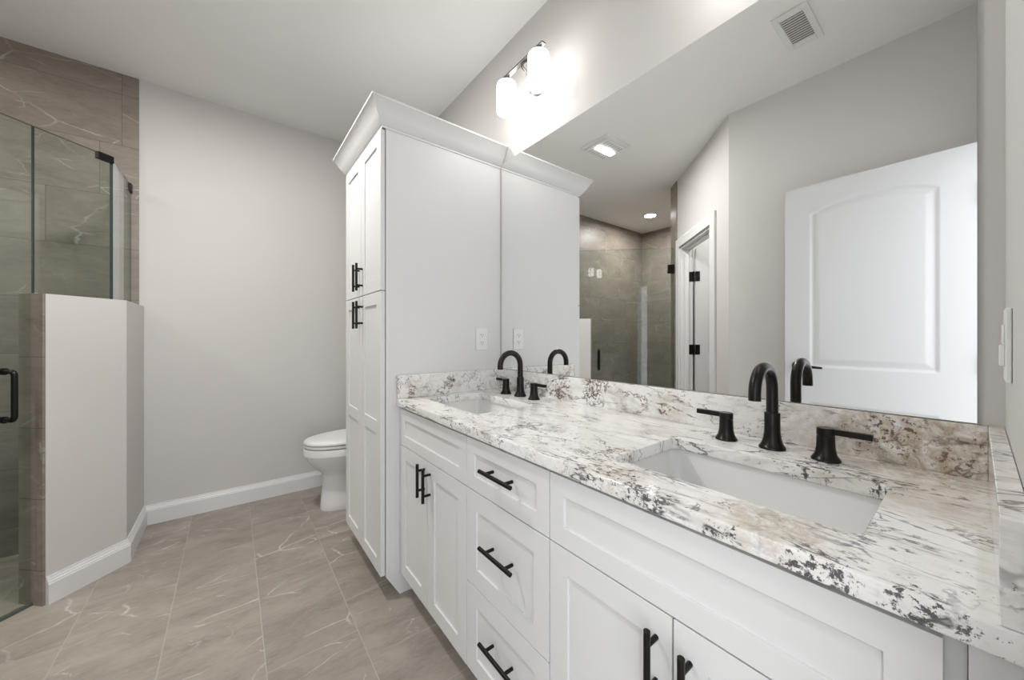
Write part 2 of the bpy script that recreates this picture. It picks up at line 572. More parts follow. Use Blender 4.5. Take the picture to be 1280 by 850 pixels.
# half wall of the shower (diagonal leg + return leg), tiled end
T = 0.115
PH = 1.353
pa, pb, pc = (-0.640, 2.480), (-0.430, 2.690), (-0.430, YF)
k = T / S2
kb = T * math.tan(PI / 8)
pin = (pb[0] - T, pb[1] + kb)
pae = (pa[0] - k, pa[1] + k)
bm = bmesh.new()
aprism(bm, [pa, pb, pc, (pb[0] - T, YF), pin, pae], 0, PH)
hw = struct('wall_shower_half', done(bm), M['paint'])
q = 0.010 / S2
bm = bmesh.new()
aprism(bm, [(pa[0] - 0.001, pa[1] + 0.001), (pa[0] - q, pa[1] - q + 0.0), (pae[0] - 2 * q, pae[1]), (pae[0] - q, pae[1] + q), (pae[0], pae[1])], 0, PH + 0.001)
struct('wall_shower_half_end', done(bm), M['wtd'])
bm = bmesh.new()                # tile on the shower side of the half wall
aprism(bm, [pae, pin, (pb[0] - T, YF - 0.01), (pb[0] - T - 0.01, YF - 0.01), (pin[0] - 0.01, pin[1] + 0.004), (pae[0] - q, pae[1] + q)], 0, PH)
struct('wall_shower_half_inside', done(bm), M['wty'])

# baseboards
BP = [(0, 0), (0.016, 0), (0.016, 0.088), (0.0135, 0.092), (0.0135, 0.097), (0.010, 0.101), (0.0085, 0.108), (0.0055, 0.113), (0.005, 0.120), (0, 0.120)]
path = [pa, pb, (pb[0], YF), (XW, YF)]
for i, nm in enumerate(('diagonal', 'return', 'back')):
    bm = bmesh.new()
    sweep(bm, path, BP, i, i + 1)
    struct('baseboard_' + nm, done(bm), M['trim'])
bm = bmesh.new()
sweep(bm, [(XW, YF - 0.017), (XW, 2.23)], BP)
struct('baseboard_vanity_side', done(bm), M['trim'])
bm = bmesh.new()
sweep(bm, [(XL, YR), (XL, 1.08), dg(0.195, 0)], BP)
struct('baseboard_left', done(bm), M['trim'])


# closet casing and jamb
def casing(name, boxes, fn):
    bm = bmesh.new()
    for b in boxes:
        fn(bm, *b)
    return struct(name, done(bm), M['trim'], bevel=0.003)


cw = 0.085
casing('trim_1', [(OE0 - cw, OE0 + 0.004, -0.018, 0, 0, 2.05), (OE1 - 0.004, OE1 + cw - 0.001, -0.018, 0, 0, 2.05), (OE0 - cw, OE1 + cw - 0.001, -0.018, 0, 2.05, 2.05 + cw)], dbox)
casing('trim_2', [(OE0, OE0 + 0.015, 0, WT, 0, 2.045), (OE1 - 0.015, OE1, 0, WT, 0, 2.045), (OE0 + 0.015, OE1 - 0.015, 0, WT, 2.03, 2.045),
                  (OE1 - 0.026, OE1 - 0.015, 0.04, 0.075, 0, 2.03), (OE0 + 0.015, OE0 + 0.026, 0.04, 0.075, 0, 2.03), (OE0 + 0.026, OE1 - 0.026, 0.04, 0.075, 2.019, 2.03)], dbox)
# doorway casing and jamb
casing('trim_3', [(DX0 - 0.085, DX0 + 0.004, YR, YR + 0.018, 0, DH), (DX0 - 0.085, DX1 - 0.01, YR, YR + 0.018, DH, DH + 0.085)],
       lambda bm, *a: abox(bm, *a))
casing('trim_4', [(DX1 - 0.015, DX1, -0.15, YR, 0, DH), (DX0, DX0 + 0.015, -0.15, YR, 0, DH), (DX0 + 0.015, DX1 - 0.015, -0.15, YR, DH - 0.015, DH)], lambda bm, *a: abox(bm, *a))


# ------------------------------------------------------------------ panel doors (two moulded panels, arched upper one)
def panel_door(W, HT, thick=0.035, dy=0.0055):
    """in its own frame: width along +y, height z, moulded face looks to +x at x = thick/2, and to -x as well"""
    bm = bmesh.new()
    ny, nz = int(W / dy), int(HT / dy)
    st = 0.115
    c = W / 2
    hw_ = W / 2 - st

    def inside(y, z):
        a = abs(y - c)
        side = hw_ - a
        r_top = 1.862 + 0.055 * (1 - (a / hw_) ** 2) if a < hw_ else 1.862
        d1 = min(side, z - 0.985, r_top - z)
        d2 = min(side, z - 0.24, 0.785 - z)
        return max(d1, d2)

    def hgt(d):
        if d <= 0:
            return 0.0
        if d < 0.012:
            return -0.007 * (1 - math.cos(PI * d / 0.012)) / 2
        if d < 0.018:
            return -0.007
        if d < 0.045:
            return -0.007 + 0.006 * (d - 0.018) / 0.027
        return -0.001
    for sgn in (1, -1):
        g_ = [[bm.verts.new((sgn * (thick / 2 + hgt(inside(W * i / ny, HT * j / nz))), W * i / ny, HT * j / nz)) for j in range(nz + 1)] for i in range(ny + 1)]
        for i in range(ny):
            for j in range(nz):
                f = (g_[i][j], g_[i + 1][j], g_[i + 1][j + 1], g_[i][j + 1])
                bm.faces.new(f if sgn > 0 else f[::-1])
        if sgn > 0:
            G = g_
    a = thick / 2
    for y in (0, W):
        bm.faces.new([bm.verts.new(p) for p in ((-a, y, 0), (a, y, 0), (a, y, HT), (-a, y, HT))])
    for z in (0, HT):
        bm.faces.new([bm.verts.new(p) for p in ((-a, 0, z), (a, 0, z), (a, W, z), (-a, W, z))])
    me = bpy.data.meshes.new('panel_door')
    bmesh.ops.remove_doubles(bm, verts=bm.verts, dist=1e-5)
    bmesh.ops.recalc_face_normals(bm, faces=bm.faces)
    bm.to_mesh(me)
    bm.free()
    return me


def lever(bm, x, y, z, sx, dy):
    """rose + neck + lever on the face at x, pointing sx, lever reaches along dy"""
    atube(bm, [(x, y, z), (x + sx * 0.008, y, z)], [0.032, 0.030], 28)
    atube(bm, [(x + sx * 0.008, y, z), (x + sx * 0.045, y, z)], 0.010, 16)
    atube(bm, [(x + sx * 0.045, y - dy * 0.012, z), (x + sx * 0.050, y + dy * 0.03, z + 0.002), (x + sx * 0.048, y + dy * 0.075, z), (x + sx * 0.043, y + dy * 0.115, z - 0.003)], [0.011, 0.009, 0.0075, 0.006], 12)


DW = 0.711
dm = panel_door(DW, 2.022)
d1 = thing('door_1', 'white two-panel arched door swung open flat along the left wall, seen in the mirror', 'door', (-0.3015, -0.008, 0.008), kind='structure')
me = dm.copy()
me.transform(Matrix.Translation((-0.3015, -0.008, 0.008)))
me.name = 'door_1_slab'
link('door_panel', me, d1, M['door'], smooth=40)
bm = bmesh.new()
lever(bm, -0.284, -0.008 + DW - 0.065, 0.995, 1, -1)
link('door_handle', done(bm), d1, M['bronze'], smooth=40, label='dark bronze lever handle')
bm = bmesh.new()
abox(bm, -0.314, -0.289, -0.008 + DW - 0.0005, -0.008 + DW + 0.002, 0.965, 1.025)
link('latch_plate', done(bm), d1, M['bronze'])
for z in (0.25, 1.04, 1.80):
    bm = bmesh.new()
    atube(bm, [(-0.281, -0.012, z - 0.045), (-0.281, -0.012, z + 0.045)], 0.007, 12)
    link('hinge', done(bm), d1, M['black'], smooth=40)

# closet door, hung on the far jamb and swung into the closet
hx, hy = dg(OE1 - 0.021, WT + 0.006)
d2 = thing('door_2', 'white closet door standing open inside the diagonal doorway, seen in the mirror', 'door', (hx, hy, 0.008), kind='structure')
me = dm.copy()
ang = math.atan2(NV.y, NV.x) - PI / 2
me.transform(Matrix.Translation((hx, hy, 0.008)) @ Matrix.Rotation(ang, 4, 'Z') @ Matrix.Translation((0.0, 0.012, 0)) @ Matrix.Diagonal((1, 0.99, 1, 1)))
link('door_panel', me, d2, M['door'], smooth=40)
for z in (0.25, 1.04, 1.755):
    bm = bmesh.new()
    dbox(bm, OE1 - 0.0165, OE1 - 0.0145, WT - 0.055, WT - 0.002, z - 0.048, z + 0.048)
    x_, y_ = dg(OE1 - 0.022, WT + 0.004)
    atube(bm, [(x_, y_, z - 0.05), (x_, y_, z + 0.05)], 0.008, 12)
    dbox(bm, OE1 - 0.041, OE1 - 0.0385, WT + 0.012, WT + 0.055, z - 0.048, z + 0.048)
    link('hinge', done(bm), d2, M['black'], smooth=40, label='matte black hinge')


# ------------------------------------------------------------------ cabinets
def shaker(y0, y1, z0, z1, x, rail=0.057, mids=(), depth=0.0065, th=0.02):
    """slab whose front looks to -x at x; recessed flat panels between rails; mids = z centres of middle rails"""
    ys = [y0, y0 + rail, y1 - rail, y1]
    zs = [z0, z0 + rail]
    for m_ in mids:
        zs += [m_ - rail / 2, m_ + rail / 2]
    zs += [z1 - rail, z1]
    bm = bmesh.new()
    V = {}

    def v(x_, y_, z_):
        key = (round(x_, 5), round(y_, 5), round(z_, 5))
        if key not in V:
            V[key] = bm.verts.new(key)
        return V[key]
    for i in range(3):
        for j in range(len(zs) - 1):
            a, b, c, d = ys[i], ys[i + 1], zs[j], zs[j + 1]
            if i == 1 and j % 2 == 1:
                X = x + depth
                bm.faces.new((v(X, a, c), v(X, b, c), v(X, b, d), v(X, a, d)))
                for (p, q_) in (((a, c), (b, c)), ((b, c), (b, d)), ((b, d), (a, d)), ((a, d), (a, c))):
                    bm.faces.new((v(x, *p), v(x, *q_), v(X, *q_), v(X, *p)))
            else:
                bm.faces.new((v(x, a, c), v(x, b, c), v(x, b, d), v(x, a, d)))
    X = x + th
    # sides share the front grid vertices
    loop = [(y, z0) for y in ys] + [(y1, z) for z in zs[1:]] + [(y, z1) for y in ys[::-1][1:]] + [(y0, z) for z in zs[::-1][1:-1]]
    n = len(loop)
    for i in range(n):
        p, q_ = loop[i], loop[(i + 1) % n]
        bm.faces.new((v(x, *p), v(x, *q_), v(X, *q_), v(X, *p)))
    bm.faces.new([v(X, *p) for p in loop])
    bmesh.ops.recalc_face_normals(bm, faces=bm.faces)
    me = bpy.data.meshes.new('shaker')
    bm.to_mesh(me)
    bm.free()
    return me


def pull(parent, x, y, z, L, vertical, off=0.030, r=0.006):
    """bar pull centred at (y, z) on the face at x"""
    bm = bmesh.new()
    h_ = L / 2
    s_ = L * 0.30
    xb = x - off
    if vertical:
        atube(bm, [(xb, y, z - h_), (xb, y, z + h_)], r, 16)
        for s in (-s_, s_):
            atube(bm, [(x, y, z + s), (xb, y, z + s)], 0.0048, 12)
    else:
        atube(bm, [(xb, y - h_, z), (xb, y + h_, z)], r, 16)
        for s in (-s_, s_):
            atube(bm, [(x, y + s, z), (xb, y + s, z)], 0.0048, 12)
    return link('handle', done(bm), parent, M['black'], smooth=40, label='matte black bar pull')


def door_part(t, name, y0, y1, z0, z1, x, pullat=None, **kw):
    o = link(name, shaker(y0, y1, z0, z1, x, **kw), t, M['cab'], bevel=0.0008, seg=1)
    if pullat:
        py, pz, L, ver = pullat
        pull(o, x, py, pz, L, ver)
    return o


XV = 0.597        # front of vanity doors
G = 0.0016


def vanity_box(name, label, y0, y1):
    t = thing(name, label, 'cabinet', (0.88, (y0 + y1) / 2, 0))
    bm = bmesh.new()
    xa, xb = XV + 0.021, XW - 0.001
    for a, b in ((y0 + 0.0003, y0 + 0.018), (y1 - 0.018, y1 - 0.0003)):
        abox(bm, xa, xb, a, b, 0.10, CB - 0.001)
    abox(bm, xa, xb, y0 + 0.018, y1 - 0.018, 0.10, 0.118)
    abox(bm, xb - 0.008, xb, y0 + 0.018, y1 - 0.018, 0.118, CB - 0.001)
    abox(bm, xa, xa + 0.018, y0 + 0.018, y1 - 0.018, 0.815, CB - 0.001)
    abox(bm, xa, xa + 0.018, y0 + 0.018, y1 - 0.018, 0.66, 0.70)
    link('carcass', done(bm), t, M['cab'])
    bm = bmesh.new()
    abox(bm, XV + 0.085, XV + 0.10, y0 + 0.0003, y1 - 0.0003, 0, 0.0995)
    link('toe_kick', done(bm), t, M['cab'])
    return t


YA0, YA1, YB0, YD0 = 1.008, 1.586, 0.624, 0.006
ZT, ZF = 0.845, 0.684         # top of fronts, split under the drawer fronts
t = vanity_box('vanity_sink_cabinet', 'white shaker sink cabinet under the far basin, next to the linen cabinet', YA0, YA1)
door_part(t, 'false_drawer_front', YA0 + G, YA1 - G, ZF + G, ZT, XV, rail=0.045)
mid = (YA0 + YA1) / 2 + 0.006
door_part(t, 'door', mid + G, YA1 - G, 0.108, ZF - G, XV, (mid + 0.026, 0.607, 0.128, True))
door_part(t, 'door', YA0 + G, mid - G, 0.108, ZF - G, XV, (mid - 0.026, 0.602, 0.128, True))
t = vanity_box('vanity_drawer_cabinet', 'white shaker three-drawer cabinet between the two sink cabinets', YB0, YA0)
for z0, z1, zp in ((0.684, ZT, 0.775), (0.386, 0.684, 0.551), (0.108, 0.386, 0.272)):
    door_part(t, 'drawer', YB0 + G, YA0 - G, z0 + G, z1 - (0 if z1 == ZT else G), XV, ((YA0 + YB0) / 2 - 0.004, zp, 0.150, False), rail=0.045 if z0 > 0.6 else 0.057)
t = vanity_box('vanity_sink_cabinet', 'white shaker sink cabinet under the near basin, nearest the camera', YD0, YB0)
door_part(t, 'false_drawer_front', YD0 + 0.016, YB0 - G, ZF + G, ZT, XV, rail=0.045)
mid = 0.320
door_part(t, 'door', mid + G, YB0 - G, 0.108, ZF - G, XV, (mid + 0.030, 0.593, 0.128, True))
door_part(t, 'door', YD0 + 0.016, mid - G, 0.108, ZF - G, XV, (mid - 0.030, 0.588, 0.128, True))
# fillers
o = struct('trim_5', box(XV + 0.004, XV + 0.021, YR, YD0 - 0.0005, 0.10, CB - 0.001), M['cab'])
tag(o, 'narrow white filler strip beside the near sink cabinet')
o = struct('trim_6', box(XV + 0.002, XV + 0.021, YA1 + 0.0005, YT - 0.0005, 0.10, CB - 0.001), M['cab'])
tag(o, 'narrow white filler strip between the far sink cabinet and the linen cabinet')

# linen cabinet
XT = 0.516                     # front of doors
TY1 = 2.218
t = thing('linen_cabinet', 'tall white shaker linen cabinet with flared crown, at the end of the vanity', 'cabinet', (0.85, (YT + TY1) / 2, 0))
bm = bmesh.new()
xa = XT + 0.0225
# side panel toward the vanity, toe notch cut on the slant
side = [(xa, 0.10), (xa + 0.062, 0.0), (XW - 0.003, 0.0), (XW - 0.003, 2.12), (xa, 2.12)]
for a, b in ((YT, YT + 0.019), (TY1 - 0.019, TY1)):
    A = [bm.verts.new((x_, a, z_)) for x_, z_ in side]
    B = [bm.verts.new((x_, b, z_)) for x_, z_ in side]
    bm.faces.new(A)
    bm.faces.new(B[::-1])
    for i in range(5):
        bm.faces.new((A[i], A[(i + 1) % 5], B[(i + 1) % 5], B[i]))
abox(bm, xa, XW - 0.003, YT + 0.019, TY1 - 0.019, 0.10, 0.118)
abox(bm, xa, XW - 0.003, YT + 0.019, TY1 - 0.019, 2.10, 2.12)
abox(bm, xa, XW - 0.003, YT + 0.019, TY1 - 0.019, 1.36, 1.378)
abox(bm, XW - 0.02, XW - 0.003, YT + 0.019, TY1 - 0.019, 0.118, 2.10)
link('carcass', done(bm), t, M['cab'], bevel=0.001)
link('toe_kick', box(xa + 0.065, xa + 0.08, YT + 0.0195, TY1 - 0.0195, 0, 0.0995), t, M['cab'])
mid = (YT + TY1) / 2
for z0, z1, zp, ms in ((1.372, 2.082, 1.462, ()), (0.108, 1.369, 1.274, (0.757,))):
    door_part(t, 'door', YT + 0.004, mid - G, z0, z1 - 0.001, XT, (mid - 0.030, zp, 0.136, True), mids=ms)
    door_part(t, 'door', mid + G, TY1 - 0.004, z0, z1 - 0.001, XT, (mid + 0.030, zp, 0.136, True), mids=ms)
bm = bmesh.new()
CP = [(0.0, 2.086), (0.004, 2.086), (0.004, 2.094), (0.010, 2.098), (0.034, 2.132), (0.058, 2.176), (0.064, 2.180), (0.064, 2.188), (0.052, 2.188), (0.0, 2.120)]
# travel so that the right-hand side is outward
sweep(bm, [(XW - 0.003, YT), (XT + 0.008, YT), (XT + 0.008, TY1), (XW - 0.003, TY1)][::-1], [(o_, z_) for o_, z_ in CP][::-1])
cr = link('crown_moulding', done(bm), t, M['cab'], smooth=30)

# ------------------------------------------------------------------ worktop, splashes


def rrect(x0, x1, y0, y1, r, n=6):
    pts = []
    for cx, cy, a0 in ((x1 - r, y1 - r, 0), (x0 + r, y1 - r, 90), (x0 + r, y0 + r, 180), (x1 - r, y0 + r, 270)):
        for i in range(n + 1):
            a = math.radians(a0 + 90 * i / n)
            pts.append((cx + r * math.cos(a), cy + r * math.sin(a)))
    return pts


SINKS = [(1.312, 'far'), (0.308, 'near')]
SX0, SX1, SHL = 0.694, 0.972, 0.208


def curve_slab(outer, holes, z0, z1, bev):
    cu = bpy.data.curves.new('slab', 'CURVE')
    cu.dimensions = '2D'
    cu.fill_mode = 'BOTH'
    for lp in [outer] + holes:
        s = cu.splines.new('POLY')
        s.points.add(len(lp) - 1)
        for p, (x, y) in zip(s.points, lp):
            p.co = (x, y, 0, 1)
        s.use_cyclic_u = True
    cu.extrude = (z1 - z0) / 2 - bev
    cu.bevel_depth = bev
    cu.offset = -bev
    cu.bevel_resolution = 2
    o = bpy.data.objects.new('tmp', cu)
    C.objects.link(o)
    dgp = bpy.context.evaluated_depsgraph_get()
    me = bpy.data.meshes.new_from_object(o.evaluated_get(dgp))
    bpy.data.objects.remove(o)
    me.transform(Matrix.Translation((0, 0, (z0 + z1) / 2)))
    me.materials.clear()
    return me


cm = curve_slab([(XC, YR + 0.0005), (XW - 0.0005, YR + 0.0005), (XW - 0.0005, YT - 0.0005), (XC, YT - 0.0005)],
                [rrect(SX0, SX1, yc - SHL, yc + SHL, 0.022) for yc, _ in SINKS], CB, CT, 0.003)
o = recenter(link('countertop', cm, None, M['granite'], smooth=30))
tag(o, 'long white granite vanity top with brown and black veining and two basin cut-outs', 'countertop')
o = recenter(link('backsplash', box(XW - 0.02, XW - 0.0005, YR + 0.0201, YT - 0.0201, CT + 0.0002, MB), None, M['granite'], bevel=0.0008))
tag(o, 'low granite backsplash running under the whole mirror', 'backsplash')
o = recenter(link('side_splash', box(XC + 0.002, XW - 0.0005, YT - 0.02, YT - 0.0005, CT + 0.0002, MB), None, M['granite'], bevel=0.0015))
tag(o, 'short granite side splash against the linen cabinet', 'backsplash')
o = recenter(link('side_splash', box(XC + 0.002, XW - 0.0005, YR + 0.0005, YR + 0.02, CT + 0.0002, MB), None, M['granite'], bevel=0.0015))
tag(o, 'short granite side splash against the switch wall, at the right edge', 'backsplash')


# ------------------------------------------------------------------ basins
def basin(yc, label):
    t = thing('undermount_sink', label, 'sink', ((SX0 + SX1) / 2, yc, 0.70), 'undermount basins')
    bm = bmesh.new()
    zt = CB - 0.0005
    e = 0.010
    levels = [(zt, e, 0.03), (zt - 0.02, e - 0.001, 0.03), (0.79, e - 0.008, 0.032), (0.745, e - 0.020, 0.036), (0.728, e - 0.034, 0.045), (0.722, e - 0.06, 0.05)]
    rings = []
    for z, gr, r in levels:
        rings.append([bm.verts.new((x, y, z)) for x, y in rrect(SX0 - gr, SX1 + gr, yc - SHL - gr, yc + SHL + gr, r)])
    out = []
    for z, gr, r in [(zt, e + 0.022, 0.04), (zt - 0.012, e + 0.022, 0.04), (zt - 0.014, e + 0.010, 0.035), (0.78, e + 0.004, 0.035), (0.73, e - 0.012, 0.04), (0.708, e - 0.05, 0.05)]:
        out.append([bm.verts.new((x, y, z)) for x, y in rrect(SX0 - gr, SX1 + gr, yc - SHL - gr, yc + SHL + gr, r)])
    n = len(rings[0])
    for L_ in (rings, out):
        for a, b in zip(L_, L_[1:]):
            for i in range(n):
                bm.faces.new((a[i], a[(i + 1) % n], b[(i + 1) % n], b[i]))
        bm.faces.new(L_[-1])
    for i in range(n):
        bm.faces.new((rings[0][i], rings[0][(i + 1) % n], out[0][(i + 1) % n], out[0][i]))
    link('bowl', done(bm), t, M['porc'], smooth=50)
    bm = bmesh.new()
    alathe(bm, ((SX0 + SX1) / 2 + 0.02, yc, 0.7222), [(0.0, 0.0), (0.032, 0.0), (0.032, 0.002), (0.026, 0.003), (0.018, 0.0015), (0.017, 0.006), (0, 0.008)], 28)
    link('drain', done(bm), t, M['bronze'], smooth=40)


basin(SINKS[0][0], 'white rectangular undermount basin by the linen cabinet')
basin(SINKS[1][0], 'white rectangular undermount basin nearest the camera')


# ------------------------------------------------------------------ faucets
def faucet(yc, label):
    X0 = 1.068
    t = thing('widespread_faucet', label, 'faucet', (X0, yc, CT), 'dark bronze faucets')
    flare = [(0.0, 0.0002), (0.0285, 0.0002), (0.0285, 0.004), (0.0265, 0.0065), (0.0225, 0.014), (0.0190, 0.026), (0.0172, 0.042), (0.0168, 0.055)]
    bm = bmesh.new()
    alathe(bm, (X0, yc, CT), flare + [(0.0168, 0.088), (0.0160, 0.0895), (0.0, 0.0895)], 32)
    R, r = 0.058, 0.0128
    zt = 1.104 - r - R
    pts = [(X0, yc, CT + 0.085), (X0, yc, zt - 0.02), (X0, yc, zt)]
    for i in range(1, 17):
        a = PI * i / 16
        pts.append((X0 - R + R * math.cos(a), yc, zt + R * math.sin(a)))
    pts += [(X0 - 2 * R, yc, zt - 0.008), (X0 - 2 * R, yc, zt - 0.015)]
    atube(bm, pts, r, 20)
    link('spout', done(bm), t, M['bronze'], smooth=40)
    for s in (1, -1):
        hy_ = yc + s * 0.104
        hx_ = X0 - 0.006
        bm = bmesh.new()
        alathe(bm, (hx_, hy_, CT), [(0.0, 0.0002), (0.0265, 0.0002), (0.0265, 0.0035), (0.0245, 0.006), (0.020, 0.014), (0.0172, 0.028), (0.0165, 0.044), (0.0165, 0.0535), (0.0155, 0.0545), (0.0155, 0.056), (0.0165, 0.057), (0.0165, 0.0715), (0.0150, 0.073), (0.0, 0.073)], 32)
        h_ = link('handle', done(bm), t, M['bronze'], smooth=40)
        bm = bmesh.new()
        zl = CT + 0.0595
        y_a, y_b = sorted((hy_ + s * 0.004, hy_ + s * 0.077))
        abox(bm, hx_ - 0.006, hx_ + 0.006, y_a, y_b, zl, zl + 0.0130)
        link('lever', done(bm), h_, M['bronze'], bevel=0.0015)


faucet(SINKS[0][0], 'dark bronze gooseneck faucet with two lever handles at the far basin')
faucet(SINKS[1][0] + 0.006, 'dark bronze gooseneck faucet with two lever handles at the near basin')

# ------------------------------------------------------------------ mirror
t = thing('wall_mirror', 'large frameless wall mirror above the granite backsplash', 'mirror', (XM, 0.8, MB))
MY0, MY1 = 0.0, YT - 0.013
bm = bmesh.new()
vs = abox(bm, XM, XW - 0.0005, MY0, MY1, MB + 0.002, MT)
for f in bm.faces:
    f.normal_update()
    f.material_index = 0 if f.normal.x < -0.9 else 1
me = bpy.data.meshes.new('mirror')
bm.to_mesh(me)
bm.free()
link('mirror_glass', me, t, [M['mirror'], M['mirroredge']])
link('edge_bead', box(XM - 0.002, XW - 0.0005, MY1 + 0.0005, YT - 0.0005, MB + 0.002, MT), t, M['caulk'])


# ------------------------------------------------------------------ vanity lights
def vanity_light(yc, label, lit=True):
    XB, ZB = 1.056, 2.428
    t = thing('vanity_light', label, 'wall light', (XW, yc, 2.40), 'two-shade vanity lights')
    bm = bmesh.new()
    atube(bm, [(XW - 0.0005, yc, 2.385), (XW - 0.022, yc, 2.385), (XW - 0.026, yc, 2.385)], [0.058, 0.058, 0.052], 40)
    atube(bm, [(XW - 0.026, yc, 2.385), (XB + 0.03, yc, 2.395), (XB + 0.006, yc, 2.408), (XB, yc, ZB - 0.003)], 0.007, 12)
    link('backplate', done(bm), t, M['nickel'], smooth=40)
    bm = bmesh.new()
    abox(bm, XB - 0.011, XB + 0.011, yc - 0.150, yc + 0.150, ZB - 0.004, ZB + 0.004)
    link('crossbar', done(bm), t, M['nickel'], bevel=0.001)
    for s in (-1, 1):
        y = yc + s * 0.116
        bm = bmesh.new()
        alathe(bm, (XB, y, 0), [(0.016, 2.400), (0.016, 2.4245)], 24)
        link('socket_cup', done(bm), t, M['nickel'], smooth=40)
        bm = bmesh.new()
        r = 0.047
        alathe(bm, (XB, y, 0), [(r - 0.004, 2.262), (r - 0.004, 2.382), (r - 0.012, 2.391), (0.0, 2.394), (0.0, 2.3995), (r - 0.010, 2.398), (r - 0.003, 2.394), (r, 2.385), (r, 2.258), (r - 0.002, 2.256), (r - 0.004, 2.258), (r - 0.004, 2.262)], 40, closed=False)
        sh = link('lamp_shade', done(bm), t, M['shade'], smooth=50, label='frosted white glass cylinder, lit')
        bm = bmesh.new()
        alathe(bm, (XB, y, 0), [(0.0, 2.282), (0.012, 2.284), (0.022, 2.294), (0.026, 2.310), (0.022, 2.330), (0.013, 2.345), (0.013, 2.392), (0.0, 2.3935)], 24)
        link('bulb', done(bm), sh, M['shade'], smooth=50)
        l = area('vanity_lamp', (XB, y, 2.272), 0.075, BULB, (1, 0.975, 0.94), shape='DISK')
        l.parent = t
        l.location = Vector((XB, y, 2.272)) - ORG[t.name]


vanity_light(1.287, 'two-shade brushed vanity light above the far basin')
vanity_light(0.308, 'two-shade brushed vanity light above the near basin')


# ------------------------------------------------------------------ outlet and switch
t = thing('duplex_outlet', 'white duplex outlet on the side panel of the linen cabinet', 'outlet', (1.04, YT, 1.095))
link('cover_plate', box(1.04 - 0.036, 1.04 + 0.036, YT - 0.006, YT - 0.0003, 1.095, 1.211), t, M['plastic'], bevel=0.002)
for zc in (1.133, 1.173):
    bm = bmesh.new()
    aprism(bm, [(x, z) for x, z in rrect(1.04 - 0.017, 1.04 + 0.017, zc - 0.0145, zc + 0.0145, 0.010)], 0, 0.0018)
    bm.transform(Matrix(((1, 0, 0, 0), (0, 0, -1, YT - 0.006), (0, 1, 0, 0), (0, 0, 0, 1))))
    rc = link('receptacle', done(bm), t, M['plastic'], smooth=40)
    bm = bmesh.new()
    for dx in (-0.0065, 0.0065):
        abox(bm, 1.04 + dx - 0.0011, 1.04 + dx + 0.0011, YT - 0.0083, YT - 0.0077, zc - 0.001, zc + 0.0075)
    abox(bm, 1.04 - 0.0022, 1.04 + 0.0022, YT - 0.0083, YT - 0.0077, zc - 0.0095, zc - 0.005)
    link('slots', done(bm), rc, M['slot'])
t = thing('light_switch', 'white rocker switch plate on the wall at the right edge', 'switch', (0.97, YR, 1.095))
link('cover_plate', box(0.935, 1.005, YR + 0.0003, YR + 0.0065, 1.095, 1.210), t, M['plastic'], bevel=0.002)
for xc in (0.970,):
    bm = bmesh.new()
    abox(bm, xc - 0.0165, xc + 0.0165, YR + 0.0065, YR + 0.0115, 1.120, 1.1520)
    abox(bm, xc - 0.0165, xc + 0.0165, YR + 0.0065, YR + 0.0090, 1.1530, 1.185)
    link('rocker', done(bm), t, M['plastic'], bevel=0.001)

# ------------------------------------------------------------------ ceiling fixtures
t = thing('exhaust_fan_light', 'square white ceiling exhaust fan with a lit lens, seen in the mirror', 'ceiling light', (-0.117, 1.893, CZ))
bm = bmesh.new()
x0, x1, y0, y1 = -0.268, 0.032, 1.750, 2.036
abox(bm, x0, x1, y0, y1, CZ - 0.012, CZ - 0.0004)
abox(bm, x0 + 0.03, x1 - 0.03, y0 + 0.03, y1 - 0.03, CZ - 0.030, CZ - 0.012)
link('cover', done(bm), t, M['plastic'], bevel=0.006, seg=3)
for s in (-1, 1):
    bm = bmesh.new()
    for i in range(7):
        yy = 1.893 + s * 0.052
        xx = x0 + 0.05 + i * 0.03
        abox(bm, xx, xx + 0.014, min(yy, yy + s * 0.048), max(yy, yy + s * 0.048), CZ - 0.0308, CZ - 0.0299)
    link('grille_slots', done(bm), t, M['caulk'])
bm = bmesh.new()
aprism(bm, rrect(-0.215, -0.020, 1.867, 1.919, 0.018), CZ - 0.036, CZ - 0.0299)
link('lens', done(bm), t, M['lens'], smooth=40)
l = area('fan_lamp', (-0.1175, 1.893, CZ - 0.038), 0.195, FAN, (1, 0.975, 0.95), shape='RECTANGLE', size_y=0.05, spread=180)
l.parent = t
l.location = Vector((-0.1175, 1.893, CZ - 0.038)) - ORG[t.name]

t = thing('ceiling_register', 'white rectangular air register in the ceiling, seen at the top of the mirror', 'vent', (0.048, 0.561, CZ))
bm = bmesh.new()
x0, x1, y0, y1 = -0.108, 0.204, 0.488, 0.634
a0, a1, b0, b1 = x0 + 0.045, x1 - 0.045, y0 + 0.026, y1 - 0.026
for b in ((x0, x1, y0, b0), (x0, x1, b1, y1), (x0, a0, b0, b1), (a1, x1, b0, b1)):
    abox(bm, *b, CZ - 0.008, CZ - 0.0004)
link('frame', done(bm), t, M['plastic'], bevel=0.0015)
link('backing', box(a0, a1, b0, b1, CZ - 0.0015, CZ - 0.0005), t, M['ventback'])
n = 12
for i in range(n):
    xc = a0 + (a1 - a0) * (i + 0.5) / n
    bm = bmesh.new()
    A = [(xc - 0.0078, CZ - 0.0065), (xc + 0.0030, CZ - 0.0085), (xc + 0.0030, CZ - 0.0072), (xc - 0.0078, CZ - 0.0052)]
    f0 = [bm.verts.new((x, b0, z)) for x, z in A]
    f1 = [bm.verts.new((x, b1, z)) for x, z in A]
    bm.faces.new(f0)
    bm.faces.new(f1[::-1])
    for j in range(4):
        bm.faces.new((f0[j], f0[(j + 1) % 4], f1[(j + 1) % 4], f1[j]))
    link('slat', done(bm), t, M['plastic'])

